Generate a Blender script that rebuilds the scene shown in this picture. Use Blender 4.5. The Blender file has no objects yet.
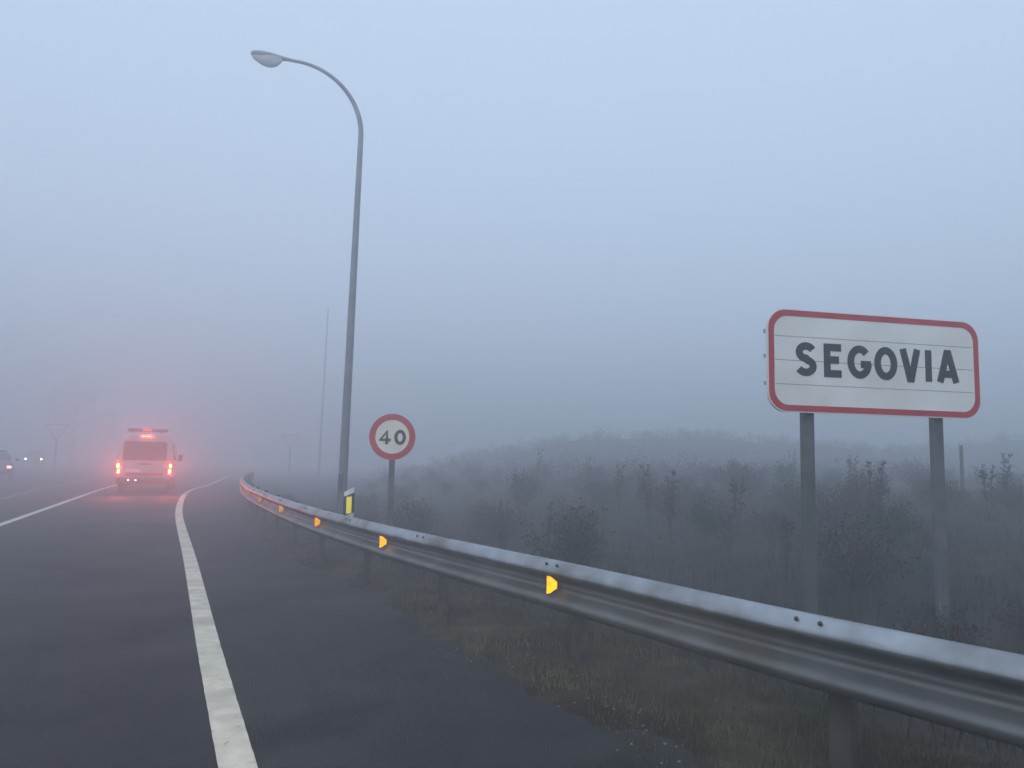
import bpy, math, random
import numpy as np
from mathutils import Vector, Matrix

# ------------------------------------------------------------------ camera, world, light
sc = bpy.context.scene
col = sc.collection
cam_data = bpy.data.cameras.new("camera")
cam = bpy.data.objects.new("camera", cam_data)
col.objects.link(cam)
cam_data.sensor_width = 36.0
cam_data.lens = 769.0 / 1024.0 * 36.0
cam_data.clip_start = 0.05
cam_data.clip_end = 5000.0
cam.matrix_world = (Matrix.Translation((0, 0, 1.4)) @ Matrix.Rotation(math.radians(90 + 5.8), 4, 'X')
                    @ Matrix.Rotation(math.radians(1.2), 4, 'Z'))
sc.camera = cam

SUN_EL, SUN_AZ = math.radians(32), math.radians(205)
world = bpy.data.worlds.new("World")
sc.world = world
world.use_nodes = True
nt = world.node_tree
for n in list(nt.nodes):
    nt.nodes.remove(n)
wo = nt.nodes.new("ShaderNodeOutputWorld")
bg = nt.nodes.new("ShaderNodeBackground")
bg.inputs["Strength"].default_value = 0.10
sky = nt.nodes.new("ShaderNodeTexSky")
sky.sky_type = 'NISHITA'
sky.sun_disc = False
sky.sun_elevation = SUN_EL
sky.sun_rotation = SUN_AZ
sky.dust_density = 3.0
hs = nt.nodes.new("ShaderNodeMix")          # a closed cloud deck evens the sky out
hs.data_type = 'RGBA'
hs.inputs["Factor"].default_value = 0.95
hs.inputs["B"].default_value = (3.52, 4.40, 5.62, 1)
nt.links.new(sky.outputs["Color"], hs.inputs["A"])
nt.links.new(hs.outputs["Result"], bg.inputs["Color"])
nt.links.new(bg.outputs["Background"], wo.inputs["Surface"])

sun_data = bpy.data.lights.new("sun", 'SUN')
sun_data.energy = 0.5
sun_data.angle = math.radians(40)
sun_data.color = (1.0, 0.96, 0.92)
sun = bpy.data.objects.new("sun", sun_data)
col.objects.link(sun)
# direction towards the sun, matching the sky texture's azimuth convention
sd = Vector((math.sin(SUN_AZ) * math.cos(SUN_EL), math.cos(SUN_AZ) * math.cos(SUN_EL), math.sin(SUN_EL)))
sun.rotation_euler = sd.to_track_quat('Z', 'Y').to_euler()
sun.location = (0, 0, 30)

vs = sc.view_settings
sc.display_settings.display_device = 'sRGB'
vs.view_transform = 'Standard'
vs.look = 'None'
vs.exposure = 0.83
vs.gamma = 1.0
vs.use_curve_mapping = False
sc.cycles.max_bounces = 8
sc.cycles.volume_bounces = 3
sc.cycles.diffuse_bounces = 3
sc.cycles.glossy_bounces = 3
sc.cycles.transparent_max_bounces = 8
sc.cycles.use_denoising = True

FOG_BETA = 0.033
rnd = random.Random(7)
nr = np.random.default_rng(7)


# ------------------------------------------------------------------ helpers
def tag(o, label=None, cat=None, group=None, kind=None):
    if label: o['label'] = label
    if cat: o['category'] = cat
    if group: o['group'] = group
    if kind: o['kind'] = kind
    return o


def empty(name, loc=(0, 0, 0), rz=0.0):
    o = bpy.data.objects.new(name, None)
    o.empty_display_size = 0.2
    col.objects.link(o)
    o.location = loc
    o.rotation_euler = (0, 0, rz)
    return o


def copy_tree(o, parent=None):
    c = o.copy()
    col.objects.link(c)
    if parent:
        c.parent = parent
    for ch in list(o.children):
        copy_tree(ch, c)
    return c


class MB:
    """collects shapes, links them as ONE mesh object"""
    def __init__(self):
        self.v, self.f, self.sm = [], [], []

    def add(self, vs_, fs, smooth=False):
        b = len(self.v)
        self.v += [tuple(p) for p in vs_]
        self.f += [tuple(b + i for i in f) for f in fs]
        self.sm += [smooth] * len(fs)
        return self

    def box(self, c, s, rz=0.0, bev=0.0, M=None):
        hx, hy, hz = s[0] / 2, s[1] / 2, s[2] / 2
        b = min(bev, hx * .9, hy * .9, hz * .9)
        if b <= 0:
            pts = [(x, y, z) for z in (-hz, hz) for x, y in ((-hx, -hy), (hx, -hy), (hx, hy), (-hx, hy))]
            fs = [(3, 2, 1, 0), (4, 5, 6, 7), (0, 1, 5, 4), (1, 2, 6, 5), (2, 3, 7, 6), (3, 0, 4, 7)]
        else:
            pts = []
            ring = lambda k, z: [(-hx + k, -hy + k, z), (hx - k, -hy + k, z), (hx - k, hy - k, z), (-hx + k, hy - k, z)]
            r2 = lambda z: [(-hx + b, -hy, z), (hx - b, -hy, z), (hx, -hy + b, z), (hx, hy - b, z),
                            (hx - b, hy, z), (-hx + b, hy, z), (-hx, hy - b, z), (-hx, -hy + b, z)]
            i2 = lambda z: [(-hx + 1.5 * b, -hy + b, z), (hx - 1.5 * b, -hy + b, z), (hx - b, -hy + 1.5 * b, z), (hx - b, hy - 1.5 * b, z),
                            (hx - 1.5 * b, hy - b, z), (-hx + 1.5 * b, hy - b, z), (-hx + b, hy - 1.5 * b, z), (-hx + b, -hy + 1.5 * b, z)]
            pts = i2(-hz) + r2(-hz + b) + r2(hz - b) + i2(hz)
            fs = [tuple(range(7, -1, -1)), tuple(range(24, 32))]
            for k in range(3):
                for j in range(8):
                    fs.append((k * 8 + j, k * 8 + (j + 1) % 8, (k + 1) * 8 + (j + 1) % 8, (k + 1) * 8 + j))
        R = M if M is not None else Matrix.Rotation(rz, 3, 'Z')
        C = Vector(c)
        return self.add([C + R @ Vector(p) for p in pts], fs)

    def tube(self, pts, radii, n=12, caps=True, smooth=True, ell=None):
        pts = [Vector(p) for p in pts]
        if not hasattr(radii, '__len__'):
            radii = [radii] * len(pts)
        rings = []
        prev = None
        for i, p in enumerate(pts):
            t = (pts[min(i + 1, len(pts) - 1)] - pts[max(i - 1, 0)]).normalized()
            if prev is None:
                a = Vector((1, 0, 0)) if abs(t.x) < 0.8 else Vector((0, 1, 0))
            else:
                a = prev
            u = (a - t * a.dot(t)).normalized()
            w = t.cross(u)
            prev = u
            rings += [p + (u * math.cos(q) + w * math.sin(q)) * radii[i] for q in [2 * math.pi * k / n for k in range(n)]]
        fs = []
        for i in range(len(pts) - 1):
            for k in range(n):
                fs.append((i * n + k, i * n + (k + 1) % n, (i + 1) * n + (k + 1) % n, (i + 1) * n + k))
        self.add(rings, fs, smooth)
        if caps:
            self.add(rings[:n], [tuple(range(n - 1, -1, -1))])
            self.add(rings[-n:], [tuple(range(n))])
        return self

    def prism(self, poly, M, d0, d1):
        """2D polygon (x,z plane of M), thickness from d0 to d1 along local -y"""
        n = len(poly)
        pts = [M @ Vector((x, -d0, z)) for x, z in poly] + [M @ Vector((x, -d1, z)) for x, z in poly]
        fs = [tuple(range(n - 1, -1, -1)), tuple(range(n, 2 * n))]
        for i in range(n):
            j = (i + 1) % n
            fs.append((i, j, n + j, n + i))
        return self.add(pts, fs)

    def band(self, outer, inner, M, d0, d1):
        n = len(outer)
        P = lambda a, d: [M @ Vector((x, -d, z)) for x, z in a]
        pts = P(outer, d0) + P(inner, d0) + P(outer, d1) + P(inner, d1)
        fs = []
        for i in range(n):
            j = (i + 1) % n
            fs += [(2 * n + i, 2 * n + j, 3 * n + j, 3 * n + i), (i, j, 2 * n + j, 2 * n + i),
                   (n + j, n + i, 3 * n + i, 3 * n + j), (j, i, n + i, n + j)]
        return self.add(pts, fs)

    def ribbon(self, line, w, M, d0, d1, closed=False):
        """stroke of width w along a 2D polyline, as a raised strip"""
        L = [Vector(p) for p in line]
        n = len(L)
        a, b = [], []
        for i in range(n):
            if closed:
                p0, p1 = L[(i - 1) % n], L[(i + 1) % n]
                t0, t1 = (L[i] - p0).normalized(), (p1 - L[i]).normalized()
            else:
                t0 = (L[i] - L[i - 1]).normalized() if i else (L[1] - L[0]).normalized()
                t1 = (L[i + 1] - L[i]).normalized() if i < n - 1 else t0
            nn = Vector((-(t0.y + t1.y), t0.x + t1.x)).normalized()
            k = 1 / max(0.72, nn.dot(Vector((-t1.y, t1.x))))
            a.append(L[i] + nn * w / 2 * k)
            b.append(L[i] - nn * w / 2 * k)
        m = n if closed else n - 1
        P = lambda q, d: [M @ Vector((p.x, -d, p.y)) for p in q]
        pts = P(a, d0) + P(b, d0) + P(a, d1) + P(b, d1)
        fs = []
        for i in range(m):
            j = (i + 1) % n
            fs += [(2 * n + i, 3 * n + i, 3 * n + j, 2 * n + j), (i, 2 * n + i, 2 * n + j, j), (n + i, n + j, 3 * n + j, 3 * n + i)]
        if not closed:
            fs += [(0, n, 3 * n, 2 * n), (n - 1, 2 * n + n - 1, 3 * n + n - 1, n + n - 1)]
        return self.add(pts, fs)

    def build(self, name, mat, parent=None, recalc=True):
        me = bpy.data.meshes.new(name)
        me.from_pydata(self.v, [], self.f)
        me.polygons.foreach_set("use_smooth", self.sm)
        me.materials.append(mat)
        me.update()
        if recalc and len(self.f) < 60000:
            import bmesh
            bm = bmesh.new(); bm.from_mesh(me)
            bmesh.ops.recalc_face_normals(bm, faces=bm.faces)
            bm.to_mesh(me); bm.free()
        o = bpy.data.objects.new(name, me)
        col.objects.link(o)
        if parent:
            o.parent = parent
        return o


def catmull(P, step=0.5):
    P = [np.array(p, float) for p in P]
    out = []
    for i in range(len(P) - 1):
        p0 = P[max(i - 1, 0)]; p1 = P[i]; p2 = P[i + 1]; p3 = P[min(i + 2, len(P) - 1)]
        n = max(2, int(np.linalg.norm(p2 - p1) / step))
        for k in range(n):
            t = k / n
            out.append(.5 * ((2 * p1) + (-p0 + p2) * t + (2 * p0 - 5 * p1 + 4 * p2 - p3) * t * t + (-p0 + 3 * p1 - 3 * p2 + p3) * t ** 3))
    out.append(P[-1])
    return np.array(out)


def smooth_line(P, step=.5, it=12):
    """catmull path, evenly resampled and smoothed"""
    L = catmull(P, step)
    for _ in range(it):
        L[1:-1] = .25 * L[:-2] + .5 * L[1:-1] + .25 * L[2:]
    s = np.concatenate([[0], np.cumsum(np.linalg.norm(np.diff(L, axis=0), axis=1))])
    q = np.arange(0, s[-1], step)
    return np.stack([np.interp(q, s, L[:, 0]), np.interp(q, s, L[:, 1])], 1)


def sdist(line, X, Y):
    """signed distance to a polyline, positive on its right-hand side"""
    X = np.asarray(X, float); Y = np.asarray(Y, float)
    shp = X.shape
    X = X.ravel(); Y = Y.ravel()
    best = np.full(X.shape, 1e9); sg = np.ones(X.shape)
    for i in range(len(line) - 1):
        a = line[i]; d = line[i + 1] - a
        t = ((X - a[0]) * d[0] + (Y - a[1]) * d[1]) / (d @ d)
        if i == 0: lo = -1e9
        else: lo = 0
        hi = 1e9 if i == len(line) - 2 else 1
        t = np.clip(t, lo, hi)
        dx = X - a[0] - t * d[0]; dy = Y - a[1] - t * d[1]
        D = dx * dx + dy * dy
        m = D < best
        best[m] = D[m]
        sg[m] = np.where((d[0] * dy - d[1] * dx)[m] < 0, 1, -1)
    return (np.sqrt(best) * sg).reshape(shp)


def sstep(a, b, x):
    t = np.clip((x - a) / (b - a), 0, 1)
    return t * t * (3 - 2 * t)


_ph = nr.uniform(0, 6.28, (40, 2)); _an = nr.uniform(0, 6.28, 40)


def fnoise(X, Y, scale, k0=0, n=8):
    s = 0
    for i in range(k0, k0 + n):
        f = scale * (1 + .35 * (i - k0))
        s = s + np.sin(f * (X * math.cos(_an[i]) + Y * math.sin(_an[i])) + _ph[i, 0]) * np.cos(f * .7 * (Y * math.cos(_an[i]) - X * math.sin(_an[i])) + _ph[i, 1])
    return s / n * 1.6


# ------------------------------------------------------------------ materials
def new_mat(name):
    m = bpy.data.materials.new(name)
    m.use_nodes = True
    b = m.node_tree.nodes["Principled BSDF"]
    return m, m.node_tree, b


def noise_mat(name, c1, c2, scale=8, rough=.7, metal=0.0, bump=0.0, bscale=None, detail=6, lo=.35, hi=.65, c3=None, scale3=1.0, spec=.5, lo3=.45, hi3=.7, rvar=0.0):
    m, t, b = new_mat(name)
    tc = t.nodes.new("ShaderNodeTexCoord")
    n = t.nodes.new("ShaderNodeTexNoise"); n.inputs["Scale"].default_value = scale; n.inputs["Detail"].default_value = detail
    t.links.new(tc.outputs["Object"], n.inputs["Vector"])
    r = t.nodes.new("ShaderNodeValToRGB")
    r.color_ramp.elements[0].position = lo; r.color_ramp.elements[0].color = (*c1, 1)
    r.color_ramp.elements[1].position = hi; r.color_ramp.elements[1].color = (*c2, 1)
    t.links.new(n.outputs["Fac"], r.inputs["Fac"])
    out = r.outputs["Color"]
    if c3:
        n3 = t.nodes.new("ShaderNodeTexNoise"); n3.inputs["Scale"].default_value = scale3; n3.inputs["Detail"].default_value = 5
        t.links.new(tc.outputs["Object"], n3.inputs["Vector"])
        r3 = t.nodes.new("ShaderNodeValToRGB")
        r3.color_ramp.elements[0].position = lo3; r3.color_ramp.elements[1].position = hi3
        t.links.new(n3.outputs["Fac"], r3.inputs["Fac"])
        mx = t.nodes.new("ShaderNodeMix"); mx.data_type = 'RGBA'
        t.links.new(r3.outputs["Color"], mx.inputs["Factor"])
        t.links.new(out, mx.inputs["A"]); mx.inputs["B"].default_value = (*c3, 1)
        out = mx.outputs["Result"]
    t.links.new(out, b.inputs["Base Color"])
    b.inputs["Roughness"].default_value = rough
    if rvar:
        mr = t.nodes.new("ShaderNodeMapRange")
        mr.inputs["To Min"].default_value = rough - rvar; mr.inputs["To Max"].default_value = rough + rvar
        mr.inputs["From Min"].default_value = .3; mr.inputs["From Max"].default_value = .7
        n4 = t.nodes.new("ShaderNodeTexNoise"); n4.inputs["Scale"].default_value = scale3 * 1.7
        t.links.new(tc.outputs["Object"], n4.inputs["Vector"])
        t.links.new(n4.outputs["Fac"], mr.inputs["Value"]); t.links.new(mr.outputs["Result"], b.inputs["Roughness"])
    b.inputs["Metallic"].default_value = metal
    b.inputs["Specular IOR Level"].default_value = spec
    if bump:
        nb = t.nodes.new("ShaderNodeTexNoise"); nb.inputs["Scale"].default_value = bscale or scale * 3; nb.inputs["Detail"].default_value = 4
        t.links.new(tc.outputs["Object"], nb.inputs["Vector"])
        bp = t.nodes.new("ShaderNodeBump"); bp.inputs["Strength"].default_value = bump; bp.inputs["Distance"].default_value = .01
        t.links.new(nb.outputs["Fac"], bp.inputs["Height"]); t.links.new(bp.outputs["Normal"], b.inputs["Normal"])
    return m


def emit_mat(name, base, color, strength):
    m, t, b = new_mat(name)
    b.inputs["Base Color"].default_value = (*base, 1)
    b.inputs["Roughness"].default_value = .3
    b.inputs["Emission Color"].default_value = (*color, 1)
    b.inputs["Emission Strength"].default_value = strength
    return m


M = {}
M['asphalt'] = noise_mat('asphalt', (.006, .0065, .008), (.046, .046, .047), scale=90, rough=.70, bump=1.0, bscale=150,
                         c3=(.016, .0165, .018), scale3=.55, rvar=.08, lo3=.42, hi3=.68, spec=.25)
def add_cracks(m, scale, width, colr, strength):
    t = m.node_tree; b = t.nodes["Principled BSDF"]
    src = b.inputs["Base Color"].links[0].from_socket
    tc = t.nodes.new("ShaderNodeTexCoord")
    nz = t.nodes.new("ShaderNodeTexNoise"); nz.inputs["Scale"].default_value = scale * 3; nz.inputs["Detail"].default_value = 5
    t.links.new(tc.outputs["Object"], nz.inputs["Vector"])
    va = t.nodes.new("ShaderNodeVectorMath"); va.operation = 'MULTIPLY_ADD'
    va.inputs[1].default_value = (.6 / scale * .5,) * 3
    t.links.new(nz.outputs["Color"], va.inputs[0]); t.links.new(tc.outputs["Object"], va.inputs[2])
    vo = t.nodes.new("ShaderNodeTexVoronoi"); vo.feature = 'DISTANCE_TO_EDGE'; vo.inputs["Scale"].default_value = scale
    t.links.new(va.outputs[0], vo.inputs["Vector"])
    mr = t.nodes.new("ShaderNodeMapRange"); mr.inputs["From Min"].default_value = width; mr.inputs["From Max"].default_value = 0
    mr.inputs["To Max"].default_value = strength
    t.links.new(vo.outputs["Distance"], mr.inputs["Value"])
    n2 = t.nodes.new("ShaderNodeTexNoise"); n2.inputs["Scale"].default_value = scale * .9
    t.links.new(tc.outputs["Object"], n2.inputs["Vector"])
    m2 = t.nodes.new("ShaderNodeMapRange"); m2.inputs["From Min"].default_value = .45; m2.inputs["From Max"].default_value = .6
    t.links.new(n2.outputs["Fac"], m2.inputs["Value"])
    mu = t.nodes.new("ShaderNodeMath"); mu.operation = 'MULTIPLY'
    t.links.new(mr.outputs[0], mu.inputs[0]); t.links.new(m2.outputs[0], mu.inputs[1])
    mx = t.nodes.new("ShaderNodeMix"); mx.data_type = 'RGBA'; mx.inputs["B"].default_value = (*colr, 1)
    t.links.new(mu.outputs[0], mx.inputs["Factor"]); t.links.new(src, mx.inputs["A"]); t.links.new(mx.outputs["Result"], b.inputs["Base Color"])


def add_stains(m, scale, stretch, colr, lo, hi, strength):
    t = m.node_tree; b = t.nodes["Principled BSDF"]
    src = b.inputs["Base Color"].links[0].from_socket
    tc = t.nodes.new("ShaderNodeTexCoord")
    mp = t.nodes.new("ShaderNodeMapping"); mp.inputs["Rotation"].default_value = (0, 0, math.radians(-24)); mp.inputs["Scale"].default_value = stretch
    mp.vector_type = 'TEXTURE'
    t.links.new(tc.outputs["Object"], mp.inputs[0])
    nz = t.nodes.new("ShaderNodeTexNoise"); nz.inputs["Scale"].default_value = scale; nz.inputs["Detail"].default_value = 7; nz.inputs["Roughness"].default_value = .62
    t.links.new(mp.outputs[0], nz.inputs["Vector"])
    mr = t.nodes.new("ShaderNodeMapRange"); mr.inputs["From Min"].default_value = lo; mr.inputs["From Max"].default_value = hi; mr.inputs["To Max"].default_value = strength
    t.links.new(nz.outputs["Fac"], mr.inputs["Value"])
    mx = t.nodes.new("ShaderNodeMix"); mx.data_type = 'RGBA'; mx.inputs["B"].default_value = (*colr, 1)
    t.links.new(mr.outputs[0], mx.inputs["Factor"]); t.links.new(src, mx.inputs["A"]); t.links.new(mx.outputs["Result"], b.inputs["Base Color"])


add_stains(M['asphalt'], .9, (1, 1.7, 1), (.050, .047, .043), .50, .74, .6)
add_stains(M['asphalt'], 1.6, (1, 1.6, 1), (.006, .006, .006), .50, .64, .8)
add_cracks(M['asphalt'], .55, .012, (.006, .006, .006), .9)
M['paint'] = noise_mat('road_paint', (.66, .58, .44), (.84, .75, .58), scale=7, rough=.6, bump=.35, bscale=120, c3=(.50, .44, .34), scale3=2.6)
add_stains(M['paint'], 26, (1, 2.5, 1), (.14, .13, .12), .63, .69, .6)
add_stains(M['paint'], 3.5, (1, 2.5, 1), (.42, .37, .29), .50, .74, .5)
add_cracks(M['paint'], 9, .015, (.20, .19, .17), .5)
M['paint_worn'] = noise_mat('worn_road_paint', (.08, .08, .08), (.50, .49, .46), scale=12, rough=.7, c3=(.16, .15, .14), scale3=2)
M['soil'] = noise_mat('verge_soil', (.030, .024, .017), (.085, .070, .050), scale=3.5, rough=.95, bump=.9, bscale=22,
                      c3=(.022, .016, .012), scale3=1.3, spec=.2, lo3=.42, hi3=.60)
M['bank_soil'] = noise_mat('bank_soil', (.018, .016, .013), (.055, .044, .036), scale=2.5, rough=.95, bump=.9, bscale=18, c3=(.016, .020, .012), scale3=.8, spec=.2)
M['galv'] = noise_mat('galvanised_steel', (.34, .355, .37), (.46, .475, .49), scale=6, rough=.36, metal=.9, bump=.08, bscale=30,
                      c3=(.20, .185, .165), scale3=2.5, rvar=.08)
def add_dirt_and_shade(m, z0, z1, dirt_shade):  # road dirt plus shade of the beam's lower faces, painted in by height
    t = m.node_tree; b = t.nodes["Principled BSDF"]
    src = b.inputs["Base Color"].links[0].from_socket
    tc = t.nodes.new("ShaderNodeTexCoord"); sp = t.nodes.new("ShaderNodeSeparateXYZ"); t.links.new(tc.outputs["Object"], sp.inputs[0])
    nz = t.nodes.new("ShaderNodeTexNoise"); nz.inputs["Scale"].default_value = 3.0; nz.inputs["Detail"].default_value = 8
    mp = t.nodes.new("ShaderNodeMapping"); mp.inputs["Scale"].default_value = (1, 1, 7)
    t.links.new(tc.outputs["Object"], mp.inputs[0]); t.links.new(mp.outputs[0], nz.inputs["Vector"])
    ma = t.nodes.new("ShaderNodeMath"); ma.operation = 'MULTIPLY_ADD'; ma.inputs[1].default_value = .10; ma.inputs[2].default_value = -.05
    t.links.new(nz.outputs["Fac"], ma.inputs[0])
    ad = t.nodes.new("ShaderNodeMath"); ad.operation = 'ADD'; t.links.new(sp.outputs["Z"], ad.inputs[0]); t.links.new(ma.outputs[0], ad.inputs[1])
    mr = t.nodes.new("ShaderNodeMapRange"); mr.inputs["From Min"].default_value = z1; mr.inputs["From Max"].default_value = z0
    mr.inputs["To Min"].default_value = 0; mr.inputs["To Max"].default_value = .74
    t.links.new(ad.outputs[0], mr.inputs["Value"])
    mx = t.nodes.new("ShaderNodeMix"); mx.data_type = 'RGBA'; mx.inputs["B"].default_value = (*dirt_shade, 1)
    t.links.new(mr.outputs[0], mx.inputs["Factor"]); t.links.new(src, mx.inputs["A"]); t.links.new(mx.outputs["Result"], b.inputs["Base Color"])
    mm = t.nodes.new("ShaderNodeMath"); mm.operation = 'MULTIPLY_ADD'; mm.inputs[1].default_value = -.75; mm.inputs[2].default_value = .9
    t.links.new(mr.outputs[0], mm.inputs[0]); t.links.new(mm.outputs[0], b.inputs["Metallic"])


add_dirt_and_shade(M['galv'], .655, .70, (.065, .058, .048))
M['galv_dull'] = noise_mat('dull_steel', (.05, .05, .048), (.10, .098, .092), scale=9, rough=.6, metal=.4, c3=(.14, .12, .10), scale3=3)
M['pole'] = noise_mat('pole_steel', (.12, .135, .15), (.18, .20, .22), scale=4, rough=.55, metal=.3)
M['post'] = noise_mat('sign_post_steel', (.09, .10, .105), (.13, .145, .15), scale=9, rough=.6, metal=.0, c3=(.075, .08, .078), scale3=3)
M['bolt'] = noise_mat('dark_bolt', (.05, .05, .05), (.10, .09, .08), scale=30, rough=.6, metal=.5)
M['sign_white'] = noise_mat('sign_white', (.80, .81, .79), (.88, .88, .86), scale=3, rough=.45, c3=(.74, .73, .66), scale3=1.6)
M['sign_cream'] = noise_mat('sign_cream', (.74, .70, .60), (.82, .78, .68), scale=5, rough=.45)
M['sign_red'] = noise_mat('sign_red', (.42, .022, .035), (.52, .04, .05), scale=5, rough=.45)
M['sign_black'] = noise_mat('sign_black', (.012, .013, .016), (.02, .02, .024), scale=12, rough=.5)
M['seam'] = noise_mat('panel_joint', (.20, .21, .21), (.28, .29, .28), scale=12, rough=.7)
M['alu_back'] = noise_mat('aluminium_back', (.35, .36, .37), (.45, .46, .47), scale=6, rough=.45, metal=.5)
M['plastic_white'] = noise_mat('white_plastic', (.68, .69, .70), (.78, .79, .79), scale=6, rough=.4)
M['plastic_black'] = noise_mat('black_plastic', (.015, .015, .016), (.03, .03, .03), scale=9, rough=.45)
M['amber'] = noise_mat('amber_reflector', (1.0, .40, .004), (1.0, .46, .005), scale=60, rough=.34, c3=(1.0, .28, .002), scale3=40, metal=.9)
M['yellow'] = noise_mat('yellow_reflector', (.98, .80, .06), (1.0, .88, .10), scale=60, rough=.40, metal=.6)
M['van_white'] = noise_mat('van_paint', (.46, .47, .48), (.54, .55, .56), scale=2, rough=.35, c3=(.36, .35, .33), scale3=1.2)
M['van_red'] = noise_mat('van_stripe', (.45, .04, .03), (.55, .06, .04), scale=4, rough=.35)
M['glass'] = noise_mat('dark_glass', (.02, .022, .025), (.04, .042, .045), scale=2, rough=.12)
M['rubber'] = noise_mat('rubber', (.015, .015, .015), (.03, .03, .03), scale=20, rough=.85)
M['rim'] = noise_mat('wheel_rim', (.35, .35, .36), (.45, .45, .46), scale=8, rough=.4, metal=.6)
M['tail'] = emit_mat('lit_tail_lens', (.5, .02, .01), (1.0, .05, .012), 16.0)
M['tail_hot'] = emit_mat('lit_tail_bulb', (.8, .1, .02), (1.0, .42, .03), 55.0)
M['tail_dim'] = emit_mat('tail_housing', (.5, .02, .015), (1.0, .05, .02), 1.2)
M['white_lamp'] = emit_mat('plate_lamp', (.8, .8, .8), (1.0, .88, .9), 2.6)
M['head_lamp'] = emit_mat('head_lamp', (.9, .9, .9), (.92, .95, 1.0), 28.0)
M['far_tail'] = emit_mat('far_tail_lamp', (.8, .1, .08), (1.0, .25, .22), 6.0)
M['car_dark'] = noise_mat('dark_car_paint', (.03, .035, .045), (.04, .045, .055), scale=2, rough=.3)
M['car_grey'] = noise_mat('grey_car_paint', (.22, .23, .25), (.26, .27, .29), scale=2, rough=.3)
M['lens'] = noise_mat('lamp_lens', (.45, .46, .46), (.55, .56, .56), scale=9, rough=.25)
M['lamp_head'] = noise_mat('lamp_housing', (.20, .21, .23), (.27, .28, .30), scale=6, rough=.5)
M['wood'] = noise_mat('weathered_wood', (.06, .05, .045), (.11, .095, .08), scale=12, rough=.9)
M['gravel'] = noise_mat('gravel', (.06, .055, .05), (.20, .19, .17), scale=40, rough=.9)
M['grass'] = noise_mat('dry_grass', (.070, .060, .033), (.19, .16, .09), scale=1.6, rough=.9, c3=(.050, .060, .024), scale3=.7, spec=.2)
M['bank_grass'] = noise_mat('bank_grass', (.036, .029, .024), (.100, .078, .058), scale=.9, rough=.9, c3=(.030, .038, .024), scale3=.35, spec=.2)
M['leaf_green'] = noise_mat('shrub_leaf_green', (.020, .032, .020), (.050, .066, .036), scale=7, rough=.8, spec=.25)
M['leaf_brown'] = noise_mat('shrub_leaf_brown', (.046, .034, .031), (.092, .066, .056), scale=7, rough=.9, spec=.2)
M['twig'] = noise_mat('twig', (.05, .04, .034), (.09, .075, .06), scale=12, rough=.9, spec=.2)
M['bark'] = noise_mat('bark', (.06, .05, .04), (.11, .09, .075), scale=9, rough=.9)

# ------------------------------------------------------------------ courses of road, lines and rail
RAIL = smooth_line([(8.6, -7.0), (5.6, -2.6), (3.9, 0.0), (2.75, 1.55), (1.85, 2.80), (1.21, 3.74), (0.57, 4.84), (-0.12, 5.92), (-.64, 6.75), (-1.27, 7.81), (-2.46, 10.0),
                    (-3.58, 12.3), (-4.8, 15.0), (-6.3, 18.6), (-8.1, 23.5), (-9.9, 28.9), (-11.3, 33.5), (-12.25, 36.4)], .25, 4)
EDGE = smooth_line([(7.0, -10), (3.4, -3), (1.95, 1.2), (1.45, 3.0), (1.1, 3.8), (.79, 4.6), (.35, 5.25), (-.05, 5.95), (-.51, 7.05), (-1.15, 8.4), (-1.75, 9.4), (-2.9, 11.2), (-3.9, 13.3),
                    (-5.9, 18.3), (-7.8, 23.6), (-10.2, 30.5), (-12.0, 36), (-14.0, 42), (-16.6, 49), (-19.4, 57), (-25, 75)], .5, 3)
LINE_R = smooth_line([(5.0, -10), (1.75, -3), (.42, 0), (-1.2, 3.635), (-2.0, 5.4), (-4.28, 10.54), (-7.76, 18.3), (-10.3, 24.4), (-11.7, 28), (-13.1, 32.0), (-14.25, 36.5), (-15.9, 42), (-17.8, 48), (-21, 58)], .5, 6)
LINE_L = smooth_line([(-.4, -9), (-3.4, -1.2), (-6.5, 6.8), (-9.73, 14.9), (-11.75, 19.9), (-15.8, 29.9), (-18.1, 36), (-20.1, 42), (-22.6, 50), (-25.5, 60)], .5, 6)
LINE_F = smooth_line([(-2.5, -9), (-5.6, 0), (-11.2, 14), (-14.76, 22.4), (-17.9, 29.6), (-20.4, 36), (-22.9, 43), (-26, 52)], .5, 6)
LEFT = smooth_line([(-14, -10), (-19, 8), (-27, 24), (-36, 38), (-43, 50), (-62, 90)], 1.0, 4)


def ground_z(X, Y):
    dr = sdist(RAIL, X, Y)
    de = sdist(EDGE, X, Y)
    z = np.full(X.shape, -.06)
    lip = sstep(-.75, .05, de + .22 * fnoise(X, Y, 2.1) + .10 * fnoise(X, Y, 6.0, 9) + .09 * fnoise(X, Y, 15.0, 17))
    z = z + lip * (.10 + .02 * fnoise(X, Y, 3.0, 5))
    z = z - .14 * sstep(.8, 2.2, dr)
    z = z + .92 * sstep(2.0, 11, dr) * sstep(70, 30, Y) + .10 * fnoise(X, Y, .8, 12) * sstep(1.0, 5, dr)
    # rises beyond the bank
    far = sstep(9, 16, dr)
    z = z + far * (3.35 * np.exp(-((X - 12.0) / 17.0) ** 2 - ((Y - 56) / 13) ** 2) * (1 + .12 * fnoise(X, Y, .22, 6))
                   + 3.6 * np.exp(-((X - 40) / 11) ** 2 - ((Y - 54) / 12) ** 2) + .16 * fnoise(X, Y, .55, 20))
    # left of the far carriageway
    dl = sdist(LEFT, X, Y)
    z = z + .10 * sstep(0, 1.5, -dl) + .4 * sstep(3, 14, -dl) * (1 + .4 * fnoise(X, Y, .3, 24))
    return z


# ------------------------------------------------------------------ setting
def axis_coords(lo, hi, fine, nf, nfar, end):
    a = np.linspace(lo, hi, nf)
    g = np.geomspace(fine, end, nfar)
    return np.concatenate([lo - g[::-1], a, hi + g])


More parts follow.
